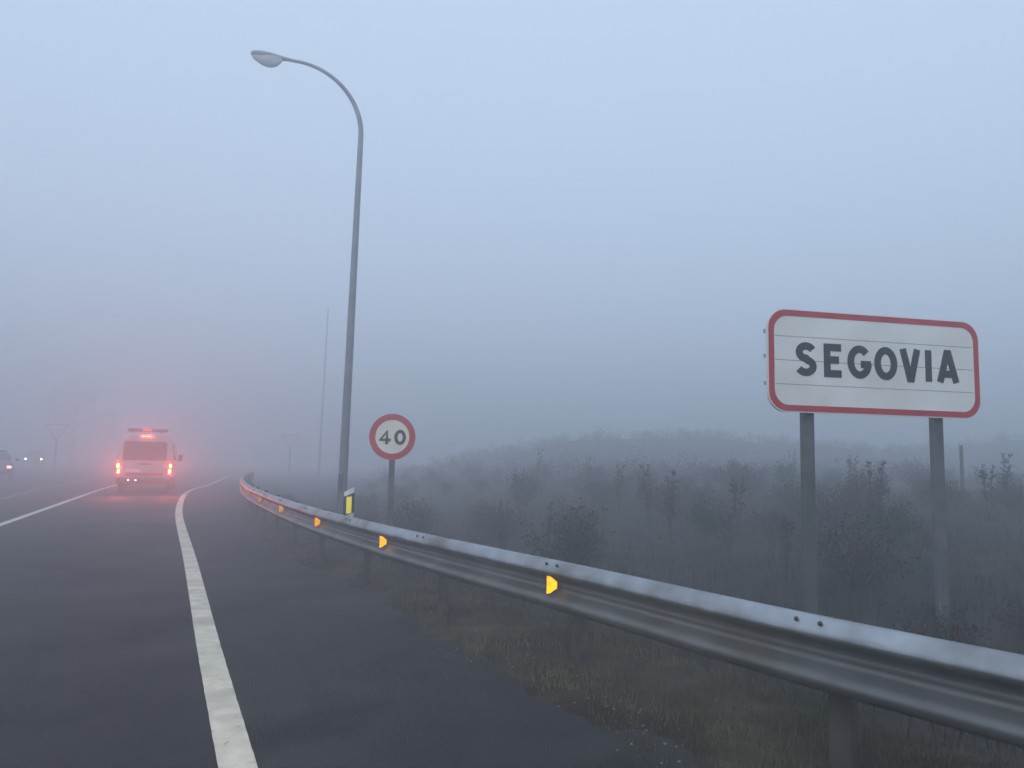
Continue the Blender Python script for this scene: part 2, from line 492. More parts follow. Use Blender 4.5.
gx = axis_coords(-16, 20, .5, 300, 46, 1200)
gy = axis_coords(-1, 34, .4, 300, 46, 1200)
GX, GY = np.meshgrid(gx, gy)
GZ = ground_z(GX, GY)
nx, ny = len(gx), len(gy)
idx = np.arange(nx * ny).reshape(ny, nx)
F = np.stack([idx[:-1, :-1], idx[:-1, 1:], idx[1:, 1:], idx[1:, :-1]], -1).reshape(-1, 4)
me = bpy.data.meshes.new("ground")
me.from_pydata(np.stack([GX.ravel(), GY.ravel(), GZ.ravel()], 1).tolist(), [], F.tolist())
me.polygons.foreach_set("use_smooth", [True] * len(F))
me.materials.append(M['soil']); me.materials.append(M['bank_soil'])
fc = idx[:-1, :-1]
cdr = sdist(RAIL[::3], (GX + .06).ravel(), GY.ravel()).reshape(GX.shape) + .25 * fnoise(GX, GY, 3.0, 2)
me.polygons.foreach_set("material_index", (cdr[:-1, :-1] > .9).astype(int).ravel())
ground = bpy.data.objects.new("ground", me); col.objects.link(ground)
tag(ground, kind='structure')


def offset_line(L, d):
    t = np.gradient(L, axis=0)
    t /= np.linalg.norm(t, axis=1)[:, None]
    return L + np.stack([t[:, 1], -t[:, 0]], 1) * d


def strip(name, A, B, z, mat, kind='structure', skirt=0.0, jit=0.0):
    n = min(len(A), len(B))
    mb = MB()
    v, f = [], []
    for i in range(n):
        ja = rnd.uniform(-jit, jit); jb = rnd.uniform(-jit, jit)
        v += [(A[i][0] + ja, A[i][1], z), (B[i][0] + jb, B[i][1], z)]
    for i in range(n - 1):
        f.append((2 * i, 2 * i + 1, 2 * i + 3, 2 * i + 2))
    mb.add(v, f)
    o = mb.build(name, mat, recalc=False)
    return tag(o, kind=kind)


def resample(L, n):
    s = np.concatenate([[0], np.cumsum(np.linalg.norm(np.diff(L, axis=0), axis=1))])
    q = np.linspace(0, s[-1], n)
    return np.stack([np.interp(q, s, L[:, 0]), np.interp(q, s, L[:, 1])], 1)


EO = offset_line(EDGE, .15)
strip("road", resample(LEFT, 260), resample(EO, 260), 0.0, M['asphalt'])


def line_strip(L, w, z=.004):
    t = resample(L, int(len(L) * 5))
    A = offset_line(t, -w / 2); B = offset_line(t, w / 2)
    s = np.arange(len(t)) * .1
    wob = lambda k: (np.sin(s * 9.1 + k) * .4 + np.sin(s * 23.7 + 2 * k) * .6) * .0015
    n = np.gradient(t, axis=0); n /= np.linalg.norm(n, axis=1)[:, None]
    N = np.stack([n[:, 1], -n[:, 0]], 1)
    return A + N * wob(1)[:, None], B + N * wob(3)[:, None]


a, b = line_strip(LINE_R, .165); strip("road_marking", a, b, .004, M['paint'])
a, b = line_strip(LINE_L, .15); strip("road_marking", a, b, .004, M['paint'])
a, b = line_strip(LINE_F, .11); strip("road_marking", a, b, .004, M['paint_worn'])


# ------------------------------------------------------------------ guard rail
def build_guardrail():
    root = empty("guardrail", (0, 0, 0))
    tag(root, "long galvanised steel crash barrier with amber reflectors, curving along the right verge", "guardrail")
    # W profile: (offset towards road, height), thickness by a second skin
    prof = [(-.012, .742), (.000, .755), (.018, .758), (.044, .742), (.066, .715), (.080, .690), (.082, .678), (.074, .668), (.046, .652), (.016, .636), (.003, .622), (.000, .602), (.006, .594), (.000, .584), (.003, .566), (.016, .552),
            (.046, .532), (.074, .510), (.082, .498), (.080, .484), (.066, .462), (.044, .446), (.018, .440), (.003, .446)]
    L = RAIL
    t = np.gradient(L, axis=0); t /= np.linalg.norm(t, axis=1)[:, None]
    N = np.stack([-t[:, 1], t[:, 0]], 1)          # towards the road (left)
    n = len(L); k = len(prof)
    v, f = [], []
    for sk in (0, .004):
        for i in range(n):
            for (o_, z) in prof:
                v.append((L[i, 0] + N[i, 0] * (o_ - sk), L[i, 1] + N[i, 1] * (o_ - sk), z))
    for sk in (0, 1):
        for i in range(n - 1):
            for j in range(k - 1):
                q = sk * n * k + i * k + j
                f.append((q, q + 1, q + k + 1, q + k))
    for i in range(n - 1):
        for j in (0, k - 1):
            q = i * k + j
            f.append((q, q + k, n * k + q + k, n * k + q))
    mb = MB(); mb.add(v, f, True)
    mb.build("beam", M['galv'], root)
    s = np.concatenate([[0], np.cumsum(np.linalg.norm(np.diff(L, axis=0), axis=1))])
    def at(q):
        return (np.array([np.interp(q, s, L[:, 0]), np.interp(q, s, L[:, 1])]),
                np.array([np.interp(q, s, N[:, 0]), np.interp(q, s, N[:, 1])]))
    # parameter of the point nearest the first amber reflector
    i0 = int(np.argmin((L[:, 0] - .10) ** 2 + (L[:, 1] - 5.17) ** 2)); s0 = s[i0]
    q = s0 - 2.0 * int(s0 / 2.0) + .0
    pz = []
    while q < s[-1] - .3:
        pz.append(q); q += 2.0
    for q in pz:
        p, nn = at(q)
        ang = math.atan2(nn[1], nn[0])
        R = Matrix.Rotation(ang, 3, 'Z')
        c = p - nn * .16
        pb = MB()   # C-section post
        pb.box((c[0], c[1], .21), (.006, .11, 1.02), rz=ang)
        for sg in (-1, 1):
            c2 = Vector((c[0], c[1], 0)) + R @ Vector((-.028, sg * .052, 0))
            pb.box((c2.x, c2.y, .21), (.050, .006, 1.02), rz=ang)
        pb.build("post", M['galv_dull'], root)
        sp = MB()
        c3 = p - nn * .078
        sp.box((c3[0], c3[1], .60), (.145, .10, .16), rz=ang, bev=.01)
        sp.build("spacer", M['galv_dull'], root)
        tt = np.array([nn[1], -nn[0]])
        for dlt in (-.06, .06):
            c4 = p + nn * .056 + tt * dlt
            bb = MB(); bb.tube([(c4[0], c4[1], .728), (c4[0] + nn[0] * .005, c4[1] + nn[1] * .005, .737)], .010, 8)
            bb.build("bolt", M['bolt'], root)
    # reflectors: trapezoid plates standing in the valley of the beam, facing the traffic
    RP = [(0.34, 5.22), (-1.19, 7.68), (-2.36, 9.85), (-3.5, 12.2), (-4.65, 14.75), (-5.7, 17.2), (-6.7, 19.8), (-7.7, 22.4), (-8.6, 25.1)]
    for (x, y) in RP:
        qs = np.linspace(0, s[-1], 6000)
        i = int(np.argmin((np.interp(qs, s, L[:, 0]) - x) ** 2 + (np.interp(qs, s, L[:, 1]) - y) ** 2))
        p, nn = at(qs[i])
        c = Vector((p[0] + nn[0] * .042, p[1] + nn[1] * .042, .598))
        face = (Vector((-.15, .6, 1.10)) - c).normalized()       # the prismatic face looks back at oncoming drivers
        Yv = -face
        X = Vector((-Yv.y, Yv.x, 0)).normalized() * -1
        if X.x < 0: X = -X
        Z = X.cross(Yv).normalized()
        Mx = Matrix.Translation(c) @ Matrix((X, Yv, Z)).transposed().to_4x4()
        outer = [(-.040, -.064), (-.040, .064), (-.012, .056), (.035, .024), (.035, -.024), (-.012, -.056)]
        hb = MB(); hb.prism(outer, Mx, -.010, .004)
        hb.prism([(-.01, -.008), (-.01, .008), (.016, .008), (.016, -.008)], Mx, -.05, -.008)
        hs_ = hb.build("reflector_bracket", M['bolt'], root)
        inner = [(-.036, -.058), (-.036, .058), (-.010, .051), (.031, .020), (.031, -.020), (-.010, -.051)]
        mb = MB(); mb.prism(inner, Mx, .004, .010)
        mb.build("reflector", M['amber'], hs_)
    return root


build_guardrail()


# ------------------------------------------------------------------ signs
def face_matrix(p, facing_deg, roll=0.0):
    """local x to the viewer's right, local -y towards the viewer, z up"""
    return Matrix.Translation(p) @ Matrix.Rotation(math.radians(facing_deg), 4, 'Z') @ Matrix.Rotation(roll, 4, 'Y')


def rrect(w, h, r, n=10):
    pts = []
    for cx, cz, a0 in ((w / 2 - r, h / 2 - r, 0), (-w / 2 + r, h / 2 - r, 90), (-w / 2 + r, -h / 2 + r, 180), (w / 2 - r, -h / 2 + r, 270)):
        for i in range(n + 1):
            a = math.radians(a0 + 90 * i / n)
            pts.append((cx + r * math.cos(a), cz + r * math.sin(a)))
    return pts


def arc(cx, cz, rx, rz, a0, a1, n=14):
    return [(cx + rx * math.cos(math.radians(a0 + (a1 - a0) * i / n)), cz + rz * math.sin(math.radians(a0 + (a1 - a0) * i / n))) for i in range(n + 1)]


def letter_strokes(ch):
    """strokes in a box 0..w, 0..1 (stroke centre lines), for stroke width .19"""
    h = .095
    if ch == 'S':
        top = arc(.36, .715, .235, .19, 25, 270, 16)
        bot = arc(.34, .285, .25, .19, 90, -155, 16)
        return .70, [top + bot[1:]]
    if ch == 'E':
        return .56, [[(.56, 1 - h), (h, 1 - h), (h, h), (.56, h)], [(h, .52), (.48, .52)]]
    if ch == 'G':
        return .72, [arc(.40, .5, .305, .405, 42, 345, 26) + [(.69, .46)], [(.78, .43), (.44, .43)]]
    if ch == 'O':
        return .74, [('c', arc(.37, .5, .275, .405, 0, 360, 32)[:-1])]
    if ch == 'V':
        return .62, [[(.07, 1), (.285, .06), (.335, .06), (.55, 1)]]
    if ch == 'I':
        return .19, [[(h, 1), (h, 0)]]
    if ch == 'A':
        return .68, [[(.07, 0), (.31, .93), (.37, .93), (.61, 0)], [(.17, .27), (.51, .27)]]
    if ch == '4':
        return .62, [[(.42, 0), (.42, .90), (.09, .30), (.62, .30)]]
    if ch == '0':
        return .60, [('c', arc(.30, .5, .215, .41, 0, 360, 28)[:-1])]


def lettering(mb, Mx, ch, x, z, w, h, sw, d, d1):
    W, strokes = letter_strokes(ch)
    sx, sz = w / W, h
    e = 0
    for st in strokes:
        closed = isinstance(st, tuple)
        pts = st[1] if closed else st
        mb.ribbon([(x + p[0] * sx, z + p[1] * sz) for p in pts], sw, Mx, d, d1 + e, closed)
        e += .0006


def build_town_sign():
    A = Vector((1.835, 5.50, 0)); B = Vector((3.605, 5.90, 0))
    W = (B - A).length; ang = math.degrees(math.atan2(B.y - A.y, B.x - A.x))
    Hs = .755; zc = 2.178
    root = empty("town_sign", ((A.x + B.x) / 2, (A.y + B.y) / 2, float(ground_z(np.array([2.7]), np.array([5.7]))[0])), 0)
    tag(root, "white rectangular town name sign with red border and black lettering on two grey posts", "road sign")
    off = Matrix.Translation(-root.location)
    Mx = off @ face_matrix(((A.x + B.x) / 2, (A.y + B.y) / 2, zc), ang)
    p = MB()
    p.prism(rrect(W, Hs, .145, 12), Mx, -.012, .012)
    panel = p.build("panel", M['sign_white'], root)
    r = MB(); r.band(rrect(W - .016, Hs - .016, .14, 12), rrect(W - .104, Hs - .104, .110, 12), Mx, .012, .0145)
    r.build("border", M['sign_red'], panel)
    j = MB()
    for z in (.175, .0, -.175):
        j.prism([(-W / 2 + .06, z - .0022), (W / 2 - .06, z - .0022), (W / 2 - .06, z + .0022), (-W / 2 + .06, z + .0022)], Mx, .0118, .0126)
    j.build("panel_joint", M['seam'], panel)
    lt = MB()
    zb = -.106; lh = .240
    # left edge and width of each letter, measured as fractions of the sign's width
    for ch, u, w in (('S', .123, .094), ('E', .253, .078), ('G', .362, .098), ('O', .487, .105), ('V', .612, .090), ('I', .732, .026), ('A', .790, .100)):
        lettering(lt, Mx, ch, -W / 2 + u * W, zb, w * W, lh, .055, .012, .0155)
    lt.build("lettering", M['sign_black'], panel)
    br = MB()   # slotted rails behind the panel, their ends stick out on the left
    for z in (.21, .03, -.17):
        br.box(Mx @ Vector((-.005, .028, z)), (W - .008, .03, .026), rz=math.radians(ang))
    br.build("rail", M['alu_back'], root)
    for u in (.202, .815):
        q = Mx @ Vector((-W / 2 + u * W, .075, 0)) + root.location
        gz = float(ground_z(np.array([q.x]), np.array([q.y]))[0])
        top = zc + Hs / 2 - .06 if True else 0
        pb = MB()
        c = q - root.location
        zz0, zz1 = gz - .3 - root.location.z, top - root.location.z
        pb.box((c.x, c.y, (zz0 + zz1) / 2), (.092, .052, zz1 - zz0), rz=math.radians(ang), bev=.006)
        pb.build("post", M['post'], root)


build_town_sign()


def build_speed_sign():
    x, y, zc = -1.60, 10.45, 1.706
    gz = float(ground_z(np.array([x]), np.array([y]))[0])
    root = empty("speed_limit_sign", (x, y, gz))
    tag(root, "round red bordered 40 speed limit sign on a slim grey post behind the guardrail", "road sign")
    Mx = face_matrix((0, -.045, zc - gz), 13)
    R = .312
    circ = lambda r, n=56: [(r * math.cos(2 * math.pi * i / n), r * math.sin(2 * math.pi * i / n)) for i in range(n)]
    p = MB(); p.prism(circ(R), Mx, -.014, .008)
    panel = p.build("panel", M['sign_cream'], root)
    b_ = MB(); b_.band(circ(R - .003), circ(R * .73), Mx, .008, .011); b_.build("border", M['sign_red'], panel)
    t = MB()
    lettering(t, Mx, '4', -.182, -.100, .160, .19, .043, .008, .0115)
    lettering(t, Mx, '0', .024, -.102, .158, .195, .044, .008, .0115)
    t.build("numerals", M['sign_black'], panel)
    pb = MB(); pb.box((0, 0, (zc + .22 - gz - .3) / 2 ), (.078, .042, zc + .22 - gz + .3), rz=math.radians(13), bev=.006)
    pb.build("post", M['post'], root)
    for z in (.13, -.13):
        cl = MB(); cl.box((0, -.004, zc - gz + z), (.10, .066, .03), rz=math.radians(13)); cl.build("clamp", M['bolt'], root)


build_speed_sign()


def build_delineator():
    x, y = -1.895, 9.17
    gz = 0.0
    root = empty("delineator_post", (x, y, gz))
    tag(root, "short white marker post with slanted top and yellow reflector on a black band", "marker post")
    bk = MB(); bk.box((-.03, -.05, .645), (.04, .10, .05)); bk.build("bracket", M['bolt'], root)
    Mx = face_matrix((0, 0, -gz), 14)
    Ht = 1.07
    n = 10

    def body(z0a, z0b, z1a, z1b, w, dep, grow=0.0):
        # rounded blade with slanted bottom and top (a: left side, b: right side)
        sec = [(-w / 2, 0), (-w / 2 * .8, -dep * .7), (0, -dep), (w / 2 * .8, -dep * .7), (w / 2, 0), (w / 2 * .7, dep * .5), (-w / 2 * .7, dep * .5)]
        pts = []
        for za, zb in ((z0a, z0b), (z1a, z1b)):
            for (px, py) in sec:
                u = px / w + .5
                pts.append(Mx @ Vector((px * (1 + grow), py * (1 + grow), za + (zb - za) * u)))
        k = len(sec)
        fs = [tuple(range(k - 1, -1, -1)), tuple(range(k, 2 * k))] + [(i, (i + 1) % k, k + (i + 1) % k, k + i) for i in range(k)]
        return pts, fs
    m = MB(); m.add(*body(.60, .60, Ht - .065, Ht, .12, .035)); post = m.build("post", M['plastic_white'], root)
    m = MB(); m.add(*body(.725, .775, .955, 1.005, .12, .035, .05)); band = m.build("black_band", M['plastic_black'], root)
    m = MB()
    # reflector sits on the front of the blade
    m.prism([(-.030, .755), (.030, .765), (.030, .960), (-.030, .952)], Mx, .030, .043)
    m.build("reflector", M['yellow'], band)


build_delineator()


def yield_sign(x, y, zc, size, facing, label):
    gz = float(ground_z(np.array([x]), np.array([y]))[0])
    root = empty("give_way_sign", (x, y, gz))
    tag(root, label, "road sign", "give way signs fading in the fog")
    Mx = face_matrix((0, -.06, zc - gz), facing)

    def tri(s, r):
        h = s * .866
        cs = [(-s / 2, h / 3), (0, -2 * h / 3), (s / 2, h / 3)]
        out = []
        for i, (cx, cz) in enumerate(cs):
            d = math.hypot(cx, cz); k = (d - 2 * r) / d
            a0 = [60, 180 + 30, 300 + 0][i] if False else [30 + 60, 210, 330][i]
            for q in range(7):
                a = math.radians([90, 210, 330][i] + 120 * q / 6)
                out.append((cx * k + r * math.cos(a), cz * k + r * math.sin(a)))
        return out
    p = MB(); p.prism(tri(size, .05), Mx, -.012, .008); panel = p.build("panel", M['sign_white'], root)
    b_ = MB(); b_.band(tri(size - .01, .046), tri(size - .18, .02), Mx, .008, .011); b_.build("border", M['sign_red'], panel)
    pb = MB(); pb.box((0, 0, (zc - gz + .15 - .3) / 2), (.09, .05, zc - gz + .15 + .3), rz=math.radians(facing), bev=.006)
    pb.build("post", M['post'], root)


yield_sign(-30.6, 52.0, 2.92, 1.35, 31, "pale triangular give way sign beside the left lane, left of the white van")
yield_sign(-15.7, 55.0, 2.64, 1.30, 16, "fog-faded triangular give way sign behind the guardrail, left of the tall lamp post")


# ------------------------------------------------------------------ street lamps
def build_lamp(x, y, label, Hp=7.45, reach=1.22, rise=1.24, r0=.088, parts=True):
    gz = float(ground_z(np.array([x]), np.array([y]))[0])
    root = empty("street_lamp", (x, y, gz))
    tag(root, label, "street lamp")
    d = Vector((-.95, -.31, 0)).normalized()
    pts, rad = [], []
    for i in range(9):
        z = -.2 + (Hp + .2) * i / 8
        pts.append((0, 0, z)); rad.append(r0 + (.050 - r0) * i / 8)
    pm = MB(); pm.tube(pts, rad, 20)
    pole = pm.build("pole", M['pole'], root)
    bm_ = MB(); bm_.box((0, 0, .05 ), (.40, .40, .03), bev=.005)
    bm_.tube([(0, 0, .06), (0, 0, .5)], [.105, .103], 20)
    bm_.build("base", M['pole'], root)
    dm = MB(); dm.box((-.02, -r0 + .012, .95), (.09, .03, .32), bev=.008); dm.build("access_door", M['galv_dull'], pole)
    pts, rad = [], []
    for i in range(25):
        a = math.pi / 2 * i / 24
        pts.append(Vector((0, 0, Hp)) + d * reach * (1 - math.cos(a)) + Vector((0, 0, rise * math.sin(a))))
        rad.append(.049 - .020 * i / 24)
    e = pts[-1]
    pts.append(e + d * .12); rad.append(.029)
    am = MB(); am.tube(pts, rad, 14)
    am.build("arm", M['pole'], root)
    # luminaire: teardrop housing, flat top, belly lens below
    e = Vector(pts[-1]) - d * .04
    side = Vector((-d.y, d.x, 0))
    hm, lm = MB(), MB()
    secs = [(0, .030, .030, .028), (.10, .045, .036, .04), (.25, .075, .05, .07), (.42, .115, .06, .10), (.58, .125, .062, .115), (.68, .105, .05, .10), (.75, .05, .03, .05)]
    n = 16
    v, f = [], []
    for (u, w, up, dn) in secs:
        for k in range(n):
            a = 2 * math.pi * k / n
            zz = math.sin(a)
            v.append(e + d * u + side * (w * math.cos(a)) + Vector((0, 0, (up if zz > 0 else dn * .55) * zz)))
    for i in range(len(secs) - 1):
        for k in range(n):
            f.append((i * n + k, i * n + (k + 1) % n, (i + 1) * n + (k + 1) % n, (i + 1) * n + k))
    f += [tuple(range(n - 1, -1, -1)), tuple(range((len(secs) - 1) * n, len(secs) * n))]
    hm.add(v, f, True)
    head = hm.build("lamp_head", M['lamp_head'], root)
    v, f = [], []
    rows = 7
    for i in range(rows):
        q = i / (rows - 1)
        u = .20 + .52 * q
        w = .105 * math.sin(math.pi * (.12 + .80 * q)) ** .6
        dn = .20 * math.sin(math.pi * (.06 + .86 * q ** .8)) ** .8
        for k in range(9):
            a = math.pi * k / 8
            v.append(e + d * u + side * (w * math.cos(a)) + Vector((0, 0, -.012 - dn * math.sin(a))))
    for i in range(rows - 1):
        for k in range(8):
            f.append((i * 9 + k, i * 9 + k + 1, (i + 1) * 9 + k + 1, (i + 1) * 9 + k))
    lm.add(v, f, True)
    lm.build("lens", M['lens'], head)
    return root


L1 = build_lamp(-3.03, 14.0, "tall grey street lamp with curved arm, nearest the camera, behind the guardrail")
L1.rotation_euler.y = .010


def build_mast():
    x, y = -13.35, 54.0
    gz = float(ground_z(np.array([x]), np.array([y]))[0])
    root = empty("mast", (x, y, gz))
    tag(root, "thin faint mast almost lost in the fog, left of the tall street lamp", "mast")
    root.rotation_euler.y = .012
    p = MB(); p.tube([(0, 0, -.2), (0, 0, 6), (0, 0, 12.0 - gz)], [.085, .07, .05], 12); p.build("pole", M['pole'], root)
    b_ = MB(); b_.box((0, 0, .04), (.45, .45, .04), bev=.005); b_.build("base", M['pole'], root)


build_mast()


# ------------------------------------------------------------------ vehicles
def wheel(root, x, y, r=.33, w=.22):
    t = MB(); n = 28
    prof = [(-w / 2, r * .62), (-w / 2, r * .93), (-w / 2 + .03, r), (w / 2 - .03, r), (w / 2, r * .93), (w / 2, r * .62)]
    v, f = [], []
    for i in range(n):
        a = 2 * math.pi * i / n
        for (dx, rr) in prof:
            v.append((x + dx, y + rr * math.cos(a), r + rr * math.sin(a)))
    k = len(prof)
    for i in range(n):
        for j in range(k):
            f.append((i * k + j, i * k + (j + 1) % k, ((i + 1) % n) * k + (j + 1) % k, ((i + 1) % n) * k + j))
    t.add(v, f, True)
    wl = t.build("wheel", M['rubber'], root)
    rm = MB()
    rm.tube([(x - w * .42, y, r), (x + w * .42, y, r)], r * .60, 20)
    for q in range(5):
        a = q * 2 * math.pi / 5
        rm.box((x + (w * .43) * (1 if x > 0 else -1), y + .28 * r * math.cos(a), r + .28 * r * math.sin(a)), (.02, .05, .05))
    rm.build("rim", M['rim'], wl)


def loft_body(secs, n=36, p=5.0):
    """secs: (y, zbottom, ztop, half width low, half width at the belt, half width roof). Rounded box rings."""
    v, f = [], []
    for (y, zb, zt, wl, wb, wr) in secs:
        zc, hz = (zb + zt) / 2, (zt - zb) / 2
        for k in range(n):
            a = 2 * math.pi * (k + .5) / n
            c, s_ = math.cos(a), math.sin(a)
            x = math.copysign(abs(c) ** (2 / p), c); z = math.copysign(abs(s_) ** (2 / p), s_)
            zz = zc + hz * z
            u = (zz - zb) / max(zt - zb, 1e-5)
            w = wl + (wb - wl) * min(1, u / .45) if u < .45 else wb + (wr - wb) * ((u - .45) / .55) ** 1.3
            v.append((x * w, y, zz))
    m = len(secs)
    for i in range(m - 1):
        for k in range(n):
            f.append((i * n + k, i * n + (k + 1) % n, (i + 1) * n + (k + 1) % n, (i + 1) * n + k))
    f += [tuple(range(n - 1, -1, -1)), tuple(range((m - 1) * n, m * n))]
    return v, f


def add_lamp(name, parent, loc, energy, color, radius=.06, spot=None, rot=None):
    ld = bpy.data.lights.new(name, 'SPOT' if spot else 'POINT')
    ld.energy = energy; ld.color = color; ld.shadow_soft_size = radius
    if spot:
        ld.spot_size = math.radians(spot); ld.spot_blend = .6
    lo = bpy.data.objects.new(name, ld); col.objects.link(lo)
    lo.parent = parent; lo.location = loc
    if rot: lo.rotation_euler = rot
    return lo


def build_van():
    KX = .955      # body a little narrower than the loft's nominal two metres
    root = empty("ambulance_van", (-13.02, 27.57, 0), math.radians(21.5))
    root.scale = (.93, 1, 1.03)
    tag(root, "white high-roofed ambulance van seen from behind with glowing red tail lights in the fog", "van")
    L = 5.0
    secs = [(0.00, .42, 2.00, .90, .93, .76), (.03, .36, 2.06, .95, .97, .80), (.12, .33, 2.11, .97, .99, .83), (.6, .32, 2.14, .98, 1.0, .85), (2.6, .32, 2.15, .98, 1.0, .86),
            (3.5, .32, 2.10, .98, 1.0, .84), (3.75, .32, 1.95, .98, 1.0, .82), (4.25, .32, 1.42, .97, .98, .80), (4.8, .34, 1.15, .93, .94, .80), (4.97, .42, 1.0, .86, .88, .76)]
    m = MB(); v, f = loft_body(secs, 44, 5.5); m.add(v, f, True)
    body = m.build("body", M['van_white'], root)
    # rear window in two door halves, following the inclined rear face
    X = Vector
    rw = lambda x, y, z: (x, y, z)

    def panel(name, pts, th, mat, par):
        q = MB(); n = len(pts)
        P0 = [Vector(p) for p in pts]; P1 = [p + Vector(th) for p in P0]
        q.add(P0 + P1, [tuple(range(n)), tuple(range(2 * n - 1, n - 1, -1))] + [(i, (i + 1) % n, n + (i + 1) % n, n + i) for i in range(n)])
        return q.build(name, mat, par)
    door = panel("tailgate", [(-.84, -.004, .58), (.84, -.004, .58), (.86, -.004, 1.1), (.76, -.004, 1.90), (-.76, -.004, 1.90), (-.86, -.004, 1.1)], (0, -.018, 0), M['van_white'], root)
    panel("rear_window", [(-.76, -.024, 1.16), (.76, -.024, 1.16), (.745, -.024, 1.72), (.70, -.024, 1.80), (-.70, -.024, 1.80), (-.745, -.024, 1.72)], (0, -.008, 0), M['glass'], door)
    h = MB(); h.box((0, -.032, 1.03), (.42, .02, .05), bev=.006); h.build("handle", M['plastic_black'], door)
    # tail lights: tall clusters on the corners
    for s_ in (-1, 1):
        hb = MB(); hb.box((.90 * s_, -.010, .88), (.15, .08, .50), bev=.02)
        hs_ = hb.build("tail_light", M['tail_dim'], root)
        lz = MB()
        lz.box((.905 * s_, -.055, .97), (.10, .02, .15), bev=.008)
        lz.box((.885 * s_, -.055, .78), (.10, .02, .16), bev=.008)
        lz.build("lens", M['tail'], hs_)
        for bx, bz, bw, bh in ((.905, .98, .05, .09), (.885, .775, .06, .10)):
            bl = MB(); bl.box((bx * s_, -.068, bz), (bw, .01, bh), bev=.004); bl.build("bulb", M['tail_hot'], hs_)
        add_lamp("tail_lamp", hs_, (.90 * s_, -.12, .87), VAN_W, (1.0, .09, .09), .08, 150, (math.radians(-122), 0, 0))
    st = MB(); st.box((0, -.026, 1.985), (.36, .03, .055), bev=.008)
    hi = st.build("high_brake_light", M['tail'], root)
    add_lamp("brake_lamp", hi, (0, -.10, 1.99), VAN_W * .4, (1.0, .09, .09), .06, 150, (math.radians(-122), 0, 0))
    # beacon bar on the rear of the roof
    b_ = MB(); b_.box((.03, .30, 2.20), (1.42, .26, .11), bev=.03)
    for s_ in (-1, 1):
        b_.box((.5 * s_, .30, 2.13), (.06, .2, .08))
    bar = b_.build("beacon_bar", M['plastic_black'], root)
    c_ = MB(); c_.box((0, .16, 2.20), (.30, .02, .06), bev=.006); c_.build("beacon_lens", M['tail_dim'], bar)
    # stripe, bumper, plate
    sp = MB(); sp.box((0, -.030, .68), (1.30, .006, .10)); sp.build("stripe", M['van_red'], root)
    bp = MB(); bp.box((0, -.05, .44), (1.90, .20, .20), bev=.04); bp.build("bumper", M['plastic_black'], root)
    pl = MB(); pl.box((-.40, -.0345, .80), (.52, .012, .11), bev=.004); plate = pl.build("number_plate", M['sign_white'], root)
    for dx in (-.52, -.27):
        lp = MB(); lp.box((dx, -.155, .475), (.07, .014, .035), bev=.004); lp.build("fog_lamp", M['white_lamp'], root)
    # side windows, sliding door outline, mirrors, front
    for s_ in (-1, 1):
        side = lambda y0, y1, z0, z1, nm: panel(nm, [(s_ * .985, y0, z0), (s_ * .985, y1, z0), (s_ * .925, y1, z1), (s_ * .925, y0, z1)], (s_ * .012, 0, 0), M['glass'], root)
        side(.55, 1.75, 1.18, 1.75, "side_window"); side(1.95, 2.95, 1.18, 1.75, "side_window"); side(3.1, 3.75, 1.18, 1.70, "side_window")
        mr = MB(); mr.box((s_ * 1.13, 3.75, 1.25), (.16, .10, .26), bev=.03); mr.box((s_ * 1.03, 3.76, 1.16), (.12, .05, .05))
        mr.build("mirror", M['plastic_black'], root)
        wheel(root, s_ * .84, 1.0); wheel(root, s_ * .86, 4.1)
        hl = MB(); hl.box((s_ * .70, 4.90, .86), (.30, .12, .18), bev=.03); hl.build("headlight", M['lens'], root)
    panel("windscreen", [(-.78, 3.86, 1.86), (.78, 3.86, 1.86), (.86, 4.22, 1.46), (-.86, 4.22, 1.46)], (0, .02, .02), M['glass'], root)


VAN_W = 130.0
build_van()


